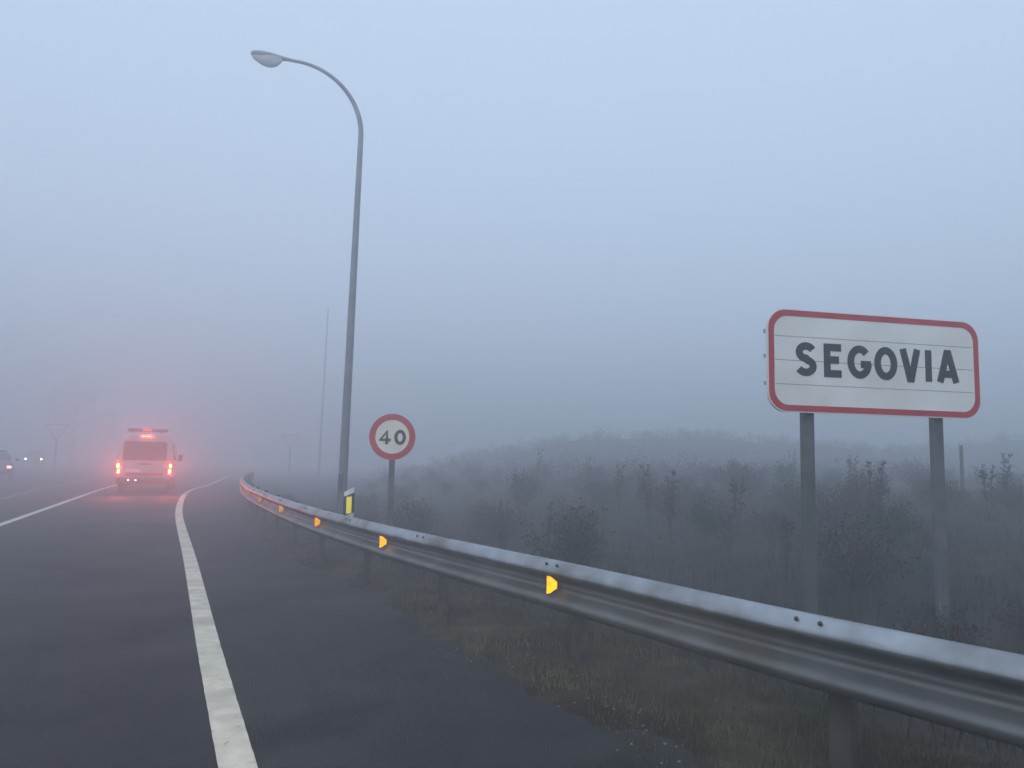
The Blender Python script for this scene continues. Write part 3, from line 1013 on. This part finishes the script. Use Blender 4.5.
def build_car(loc, heading, label, paint, lamps, tz=.80):
    """hatchback, front at -y"""
    root = empty("parked_car" if False else "car", loc, heading)
    tag(root, label, "car")
    secs = [(-2.05, .42, .66, .60, .66, .62), (-2.0, .30, .74, .78, .80, .74), (-1.8, .24, .86, .84, .86, .78), (-1.0, .22, .98, .86, .88, .76), (-.2, .22, 1.0, .86, .88, .74),
            (1.4, .22, 1.02, .86, .88, .76), (1.9, .28, 1.0, .84, .86, .74), (2.05, .40, .90, .76, .78, .70)]
    m = MB(); v, f = loft_body(secs, 32, 4.5); m.add(v, f, True)
    body = m.build("body", paint, root)
    secs = [(-1.05, .94, 1.0, .70, .72, .66), (-.35, .95, 1.40, .72, .70, .52), (.2, .95, 1.46, .73, .71, .54), (1.1, .95, 1.43, .72, .70, .52), (1.75, .95, 1.02, .68, .68, .60)]
    c = MB(); v, f = loft_body(secs, 28, 4.0); c.add(v, f, True); cab = c.build("cabin_glass", M['glass'], root)
    r = MB(); r.box((0, .40, 1.452), (.98, 1.35, .035), bev=.015); r.build("roof", paint, root)
    b_ = MB(); b_.box((0, -2.05, .40), (1.5, .10, .18), bev=.03); b_.build("bumper", M['plastic_black'], root)
    b_ = MB(); b_.box((0, 2.06, .42), (1.5, .10, .20), bev=.03); b_.build("bumper", M['plastic_black'], root)
    for s_ in (-1, 1):
        wheel(root, s_ * .78, -1.25, .31, .19); wheel(root, s_ * .78, 1.25, .31, .19)
        h = MB(); h.box((s_ * .62, -1.99, .68), (.24, .12, .15), bev=.03)
        hl = h.build("headlight", M['lens'], root)
        t = MB(); t.box((s_ * .68, 2.01, tz), (.20, .10, .16), bev=.03)
        tl = t.build("tail_light", M['far_tail'] if lamps == 'tail' else M['van_red'], root)
        if lamps == 'head':
            bl = MB(); bl.tube([(s_ * .62, -2.05, .68), (s_ * .62, -2.07, .68)], .085, 16); bl.build("bulb", M['head_lamp'], hl)
        mr = MB(); mr.box((s_ * .98, -.55, 1.0), (.18, .10, .13), bev=.03); mr.build("mirror", M['plastic_black'], root)


build_car((-46.6, 75.6, .06), math.radians(32), "distant car facing the camera through the fog, two pale headlights lit", M['car_dark'], 'head')
build_car((-25.75, 38.6, .0), math.radians(212), "car at the left edge of the road with one reddish tail light showing", M['car_grey'], 'tail', .66)


# ------------------------------------------------------------------ stake
def build_stake():
    x, y = 9.35, 16.0
    gz = float(ground_z(np.array([x]), np.array([y]))[0])
    root = MB()
    h = 1.94 - gz
    root.tube([(0, 0, -.2), (.005, .01, h * .5), (.0, .0, h)], [.038, .036, .034], 10)
    o = root.build("marker_stake", M['wood'])
    o.location = (x, y, gz)
    tag(o, "thin lone stake standing in the weeds right of the town sign", "stake")


build_stake()


# ------------------------------------------------------------------ vegetation
def blades(name, pts, hmin, hmax, w, mat, label, cat, lean=.5, per=1):
    n = len(pts)
    X, Y, Z = pts[:, 0], pts[:, 1], pts[:, 2]
    h = nr.uniform(hmin, hmax, n) * (.6 + .8 * nr.random(n) ** 2)
    a = nr.uniform(0, 2 * np.pi, n)
    la = nr.uniform(0, 2 * np.pi, n); ln = nr.random(n) * lean * h
    ca, sa = np.cos(a) * w / 2, np.sin(a) * w / 2
    v = np.empty((n, 5, 3))
    v[:, 0] = np.stack([X - ca, Y - sa, Z - .02], 1); v[:, 1] = np.stack([X + ca, Y + sa, Z - .02], 1)
    mx, my = X + np.cos(la) * ln * .35, Y + np.sin(la) * ln * .35
    v[:, 2] = np.stack([mx + ca * .7, my + sa * .7, Z + h * .6], 1); v[:, 3] = np.stack([mx - ca * .7, my - sa * .7, Z + h * .6], 1)
    v[:, 4] = np.stack([X + np.cos(la) * ln, Y + np.sin(la) * ln, Z + h], 1)
    b = np.arange(n) * 5
    me = bpy.data.meshes.new(name)
    quads = np.stack([b, b + 1, b + 2, b + 3], 1); tris = np.stack([b + 3, b + 2, b + 4], 1)
    loops = np.concatenate([quads.ravel(), tris.ravel()])
    me.vertices.add(n * 5); me.vertices.foreach_set("co", v.ravel())
    me.loops.add(len(loops)); me.loops.foreach_set("vertex_index", loops)
    me.polygons.add(2 * n)
    me.polygons.foreach_set("loop_start", np.concatenate([np.arange(n) * 4, 4 * n + np.arange(n) * 3]))
    me.polygons.foreach_set("loop_total", np.concatenate([np.full(n, 4), np.full(n, 3)]))
    me.update(calc_edges=True)
    me.materials.append(mat)
    o = bpy.data.objects.new(name, me); col.objects.link(o)
    tag(o, label, cat, kind='stuff')
    return o


def scatter(n, x0, x1, y0, y1, cond, clump=0.0):
    X = nr.uniform(x0, x1, n); Y = nr.uniform(y0, y1, n)
    dr = sdist(RAIL[::3], X, Y); de = sdist(EDGE, X, Y)
    k = cond(X, Y, dr, de)
    if clump:
        k &= (fnoise(X, Y, 2.6, 14) + .6 * fnoise(X, Y, 7, 22)) > nr.uniform(-1.2, 1.0, n) * clump
    X, Y = X[k], Y[k]
    return np.stack([X, Y, ground_z(X, Y)], 1)


# short dead grass between asphalt and rail
n1 = 150000
sr = np.concatenate([[0], np.cumsum(np.linalg.norm(np.diff(RAIL, axis=0), axis=1))])
i_a = int(np.argmin(np.abs(RAIL[:, 1] - 1.6)))
qq = sr[i_a] + 30 * nr.random(n1) ** 2.2
tr_ = np.gradient(RAIL, axis=0); tr_ /= np.linalg.norm(tr_, axis=1)[:, None]
of = nr.uniform(-1.1, 1.0, n1)
X1 = np.interp(qq, sr, RAIL[:, 0]) + np.interp(qq, sr, tr_[:, 1]) * of
Y1 = np.interp(qq, sr, RAIL[:, 1]) - np.interp(qq, sr, tr_[:, 0]) * of
de1 = sdist(EDGE, X1, Y1)
keep = (de1 > -.45 + .22 * fnoise(X1, Y1, 2.1) + .25 * nr.random(n1)) & (fnoise(X1, Y1, 2.6, 14) + .6 * fnoise(X1, Y1, 7, 22) > nr.uniform(-1.2, 1.2, n1) * .8)
X1, Y1 = X1[keep], Y1[keep]
p1 = np.stack([X1, Y1, ground_z(X1, Y1)], 1)
blades("verge_grass", p1, .015, .075, .0045, M['grass'], "short dry olive grass on the strip under the guardrail", "grass", 1.6)
ng = 2600
qg = sr[i_a] + 22 * nr.random(ng) ** 1.8
og = nr.uniform(-1.3, .3, ng)
Xg = np.interp(qg, sr, RAIL[:, 0]) + np.interp(qg, sr, tr_[:, 1]) * og
Yg = np.interp(qg, sr, RAIL[:, 1]) - np.interp(qg, sr, tr_[:, 0]) * og
dg = sdist(EDGE, Xg, Yg)
kg = np.abs(dg + .15) < np.abs(nr.normal(0, .16, ng)) + .03
Xg, Yg = Xg[kg], Yg[kg]; Zg = np.maximum(ground_z(Xg, Yg), 0.001)
gm = MB()
for x_, y_, z_ in zip(Xg, Yg, Zg):
    r_ = rnd.uniform(.004, .014)
    gm.add([(x_ + r_ * rnd.uniform(.7, 1.2), y_, z_), (x_, y_ + r_ * rnd.uniform(.7, 1.2), z_), (x_ - r_ * rnd.uniform(.7, 1.2), y_, z_), (x_, y_ - r_ * rnd.uniform(.7, 1.2), z_),
            (x_ + r_ * rnd.uniform(-.3, .3), y_ + r_ * rnd.uniform(-.3, .3), z_ + r_ * rnd.uniform(.5, .9))], [(0, 1, 4), (1, 2, 4), (2, 3, 4), (3, 0, 4)])
tag(gm.build("gravel", M['gravel'], recalc=False), "loose grit along the broken edge of the asphalt", "gravel", kind='stuff')

# taller tufts of the bank
p2 = scatter(420000, -8, 30, 2.0, 40, lambda X, Y, dr, de: (dr > .75) & (nr.random(len(X)) < np.clip(13 / (Y + 4), .22, 1)) & (np.abs(X) < Y * .8 + 4), .5)
blades("bank_grass", p2, .05, .26, .0075, M['bank_grass'], "rough dark grass and dead weeds covering the bank behind the guardrail", "grass", 1.1)


# brush on the far rises
n_c = 1500
cx_ = nr.uniform(-10, 46, n_c); cy_ = nr.uniform(24, 66, n_c)
dr_ = sdist(RAIL[::3], cx_, cy_)
kk = (dr_ > 8) & (cx_ > -.20 * cy_ + 1)
cx_, cy_ = cx_[kk], cy_[kk]; cz_ = ground_z(cx_, cy_)
nl = 170
rr = nr.uniform(.35, 1.0, len(cx_)); hh = rr * nr.uniform(.5, 1.1, len(cx_))
Dq = nr.normal(0, 1, (len(cx_), nl, 3)); Dq /= np.linalg.norm(Dq, axis=2)[:, :, None]
Pq = Dq * (nr.random((len(cx_), nl, 1)) ** .5) * .75 * np.stack([rr, rr, hh], 1)[:, None, :] + np.stack([cx_, cy_, cz_ + hh * .45], 1)[:, None, :]
Pq = Pq.reshape(-1, 3)
Aq = nr.normal(0, 1, Pq.shape); Aq /= np.linalg.norm(Aq, axis=1)[:, None]
Bq = np.cross(Aq, nr.normal(0, 1, Pq.shape)); Bq /= np.linalg.norm(Bq, axis=1)[:, None]
sq = nr.uniform(.02, .055, (len(Pq), 1))
Vq = np.stack([Pq - Aq * sq, Pq + Bq * sq * .5, Pq + Aq * sq, Pq - Bq * sq * .5], 1).reshape(-1, 3)
bq = MB(); bq.add(Vq.tolist(), [(4 * i, 4 * i + 1, 4 * i + 2, 4 * i + 3) for i in range(len(Pq))])
tag(bq.build("hillside_brush", M['leaf_brown'], recalc=False), "low brush covering the foggy rises beyond the bank", "brush", kind='stuff')


def shrub_meshes(kind, seed, R=.5, H=.7, nleaf=2600, leaf=.022):
    r = np.random.default_rng(seed)
    # twigs
    tw = MB()
    tips = []
    for i in range(30):
        a = r.uniform(0, 6.28); sp = r.random() ** .6
        d = Vector((math.cos(a) * sp * R, math.sin(a) * sp * R, H * r.uniform(.55, 1.05) * (1 - .3 * sp)))
        mid = d * .5 + Vector((r.normal() * .04, r.normal() * .04, .04))
        tw.tube([(0, 0, -.05), mid, d], [.010, .006, .003], 4, caps=False)
        tips.append(d); tips.append(mid)
        for j in range(3):
            b0 = mid.lerp(d, r.random())
            e = b0 + Vector((r.normal() * .10, r.normal() * .10, abs(r.normal()) * .12))
            tw.tube([b0, e], [.004, .002], 3, caps=False)
            tips.append(e)
    T = np.array([tuple(t) for t in tips])
    k = r.integers(0, len(T), nleaf)
    P = T[k] + r.normal(0, .065, (nleaf, 3))
    P[:, 2] = np.maximum(P[:, 2], .01)
    A = r.normal(0, 1, (nleaf, 3)); A /= np.linalg.norm(A, axis=1)[:, None]
    B = np.cross(A, r.normal(0, 1, (nleaf, 3))); B /= np.linalg.norm(B, axis=1)[:, None]
    s = leaf * r.uniform(.5, 1.5, nleaf)[:, None]
    v = np.stack([P - A * s, P + B * s * .45, P + A * s, P - B * s * .45], 1).reshape(-1, 3)
    lf = MB(); lf.add(v.tolist(), [(4 * i, 4 * i + 1, 4 * i + 2, 4 * i + 3) for i in range(nleaf)])
    return tw, lf


def shrub_proto(name, kind, seed, **kw):
    tw, lf = shrub_meshes(kind, seed, **kw)
    root = empty(name)
    tw.build("stem", M['twig'], root, recalc=False)
    lf.build("foliage", M['leaf_green' if kind == 'green' else 'leaf_brown'], root, recalc=False)
    return root


def place(o, x, y, s, rz, label, group, cat='shrub'):
    gz = float(ground_z(np.array([x]), np.array([y]))[0])
    o.location = (x, y, gz - .03); o.scale = (s, s, s * rnd.uniform(.85, 1.15)); o.rotation_euler = (0, 0, rz)
    tag(o, label, cat, group)


protos = [shrub_proto("shrub", 'green', 3, R=.55, H=.6), shrub_proto("shrub", 'brown', 4, R=.5, H=.7, nleaf=1500),
          shrub_proto("shrub", 'brown', 5, R=.6, H=.55, nleaf=1900), shrub_proto("shrub", 'green', 6, R=.45, H=.75, nleaf=2200)]
used = [False] * len(protos)


def where(x, y, d):
    """words for the place of a plant on the bank, by the things it stands next to"""
    u = x / y
    side = ("left of the speed sign" if u < -.14 else "just right of the speed sign" if u < -.03 else "midway between both signs" if u < .12 else
            "right of the midpoint between signs" if u < .24 else "a little left of the town sign" if u < .35 else "between the town sign posts" if u < .53 else
            "right of the town sign")
    row = "close behind the guardrail" if d < 3 else "low on the bank" if d < 6.5 else "high on the bank" if d < 12 else "beyond the bank"
    return row + " " + side


def rank_labels():
    """plants that would read alike are told apart by their order across the picture"""
    seen = {}
    for o in col.objects:
        if o.parent is None and o.get('group', '').endswith('on the bank'):
            seen.setdefault(o['label'], []).append(o)
    names = ["leftmost", "second from left", "third from left", "fourth from left", "fifth from left", "sixth from left", "seventh from left", "eighth from left",
             "ninth from left", "tenth from left"] + ["%dth from left" % q_ for q_ in range(11, 60)]
    for lab, os_ in seen.items():
        if len(os_) < 2: continue
        os_.sort(key=lambda o: o.location.x / o.location.y)
        for k_, o in enumerate(os_):
            o['label'] = lab + ", " + (names[k_] if k_ < len(os_) - 1 else "rightmost")


spots = []
tries = 0
while len(spots) < 110 and tries < 9000:
    tries += 1
    y = rnd.uniform(3.2, 34); x = rnd.uniform(-7, 24)
    if abs(x) > y * .70 + .6: continue
    d = float(sdist(RAIL[::4], np.array([x]), np.array([y]))[0])
    if d < 1.1: continue
    if y > 17 and rnd.random() < .4: continue
    if min([math.hypot(x - q[0], y - q[1]) for q in spots] + [9]) < .55 + .02 * y: continue
    spots.append((x, y, d))
for (x, y, d) in spots:
    k = rnd.choice([0, 1, 1, 2, 2, 3])
    if used[k]:
        o = copy_tree(protos[k])
    else:
        o = protos[k]; used[k] = True
    g = k in (0, 3)
    s = rnd.uniform(.55, 1.1) * (.62 if d < 2.2 else 1)
    lab = ("green bush " if g else "brown bush ") + where(x, y, d)
    place(o, x, y, s, rnd.uniform(0, 6.28), lab, "green bushes on the bank" if g else "brown bushes on the bank")


# tall dried weeds and saplings standing out against the fog
def weed_proto(seed, H=1.3, name="tall_weed"):
    r = random.Random(seed)
    tw = MB(); lf = MB()
    for j in range(3):
        a = r.uniform(0, 6.28); top = Vector((math.cos(a) * .12, math.sin(a) * .12, H * r.uniform(.75, 1)))
        tw.tube([(0, 0, -.05), top * .5 + Vector((.02, .01, 0)), top], [.010, .007, .003], 5, caps=False)
        for q in range(16):
            u = r.uniform(.35, 1); b0 = top * u
            e = b0 + Vector((r.uniform(-.16, .16), r.uniform(-.16, .16), r.uniform(.04, .18))) * (1.25 - u)
            tw.tube([b0, e], [.004, .002], 3, caps=False)
            for z in range(9):
                c = b0.lerp(e, r.uniform(.3, 1.1)) + Vector([r.uniform(-.03, .03) for _ in range(3)])
                d1 = Vector([r.uniform(-1, 1) for _ in range(3)]).normalized() * .022
                d2 = Vector([r.uniform(-1, 1) for _ in range(3)]).normalized() * .012
                lf.add([c - d1, c + d2, c + d1, c - d2], [(0, 1, 2, 3)])
    root = empty(name)
    tw.build("stem", M['twig'], root, recalc=False); lf.build("foliage", M['leaf_brown'], root, recalc=False)
    return root


W = [weed_proto(11), weed_proto(12, 1.1)]
first = [True, True]
weeds = [((5.0, 10.6), .9, "tall dried weed just left of the town sign's right post"),
         ((7.05, 11.4), .75, "small dried weed between the lone stake and the right post of the town sign"),
         ((8.0, 12.5), .72, "tall dried weed at the right edge, beyond the lone stake"),
         ((3.4, 11.5), .85, "thin dried weed between the two posts of the town sign"),
         ((2.4, 13.5), .95, "slim dried weed left of the town sign's left post")]
for i, ((x, y), s, lab) in enumerate(weeds):
    k = i % 2
    o = W[k] if first[k] else copy_tree(W[k]); first[k] = False
    place(o, x, y, s, rnd.uniform(0, 6), lab, "tall weeds on the bank", 'weed')
for i in range(20):
    y = rnd.uniform(9, 30); x = rnd.uniform(-.18 * y + 1.5, .62 * y)
    d = float(sdist(RAIL[::4], np.array([x]), np.array([y]))[0])
    if d < 2.5: continue
    o = copy_tree(W[i % 2])
    place(o, x, y, rnd.uniform(.55, 1.0), rnd.uniform(0, 6), "thin weed " + where(x, y, d), "thin weeds on the bank", 'weed')


rank_labels()


def build_tree(x, y, H, seed, label):
    r = random.Random(seed)
    gz = float(ground_z(np.array([x]), np.array([y]))[0])
    root = empty("tree", (x, y, gz - .05))
    tag(root, label, "tree", "bare trees far behind the van")
    tr, br, lf = MB(), MB(), MB()
    tr.tube([(0, 0, -.2), (.05, 0, H * .25), (-.05, .05, H * .55), (.05, 0, H * .9)], [H * .028, H * .022, H * .013, .01], 8)

    def grow(p, d, L, rad, lvl):
        q = p + d * L
        br.tube([p, p.lerp(q, .5) + Vector([r.uniform(-.05, .05) * L for _ in range(3)]), q], [rad, rad * .75, rad * .5], 5, caps=False)
        if lvl == 0:
            for _ in range(12):
                c = q + Vector([r.gauss(0, .22) for _ in range(3)])
                d1 = Vector([r.uniform(-1, 1) for _ in range(3)]).normalized() * .09
                d2 = Vector([r.uniform(-1, 1) for _ in range(3)]).normalized() * .05
                lf.add([c - d1, c + d2, c + d1, c - d2], [(0, 1, 2, 3)])
            return
        for _ in range(3):
            nd = (d + Vector([r.uniform(-.6, .6), r.uniform(-.6, .6), r.uniform(-.1, .5)])).normalized()
            grow(q, nd, L * r.uniform(.6, .8), rad * .55, lvl - 1)
    for i in range(11):
        a = i * 2.4; z = H * (.25 + .055 * i)
        d = Vector((math.cos(a), math.sin(a), .55)).normalized()
        grow(Vector((0, 0, z)), d, H * .16 * (1.2 - .06 * i), H * .009, 3)
    tr.build("trunk", M['bark'], root, recalc=False)
    cr = br.build("crown", M['twig'], root, recalc=False)
    lf.build("leaves", M['leaf_green'], cr, recalc=False)


build_tree(-55, 97, 11.5, 21, "dim tree in the fog between the give way sign and the white van")
build_tree(-48, 112, 9.5, 22, "dim tree in the fog right behind the white van")

# ------------------------------------------------------------------ headlights of the vehicle the picture is taken from
for sx in (-.65, .65):
    ld = bpy.data.lights.new("headlight_beam", 'SPOT')
    ld.energy = 75; ld.color = (1.0, .88, .68); ld.spot_size = math.radians(62); ld.spot_blend = 1.0; ld.shadow_soft_size = .08
    lo = bpy.data.objects.new("headlight_beam", ld); col.objects.link(lo)
    lo.location = (-.15 + sx * .93, .65 + sx * .38, .68)
    dv = Vector((-.16, .985, .0))
    lo.rotation_euler = (-dv).to_track_quat('Z', 'Y').to_euler()

# ------------------------------------------------------------------ fog
hz = MB(); hz.box((0, 0, 4.80), (2600, 2600, 15.1))
haze = hz.build("haze", bpy.data.materials.new("fog"))
fm = haze.data.materials[0]; fm.use_nodes = True
for n in list(fm.node_tree.nodes): fm.node_tree.nodes.remove(n)
fo = fm.node_tree.nodes.new("ShaderNodeOutputMaterial")
pv = fm.node_tree.nodes.new("ShaderNodeVolumePrincipled")
pv.inputs["Color"].default_value = (.93, .95, .98, 1)
pv.inputs["Density"].default_value = FOG_BETA
pv.inputs["Anisotropy"].default_value = .62
fm.node_tree.links.new(pv.outputs["Volume"], fo.inputs["Volume"])
tag(haze, "dense grey blue fog filling the whole scene", "fog", kind='stuff')
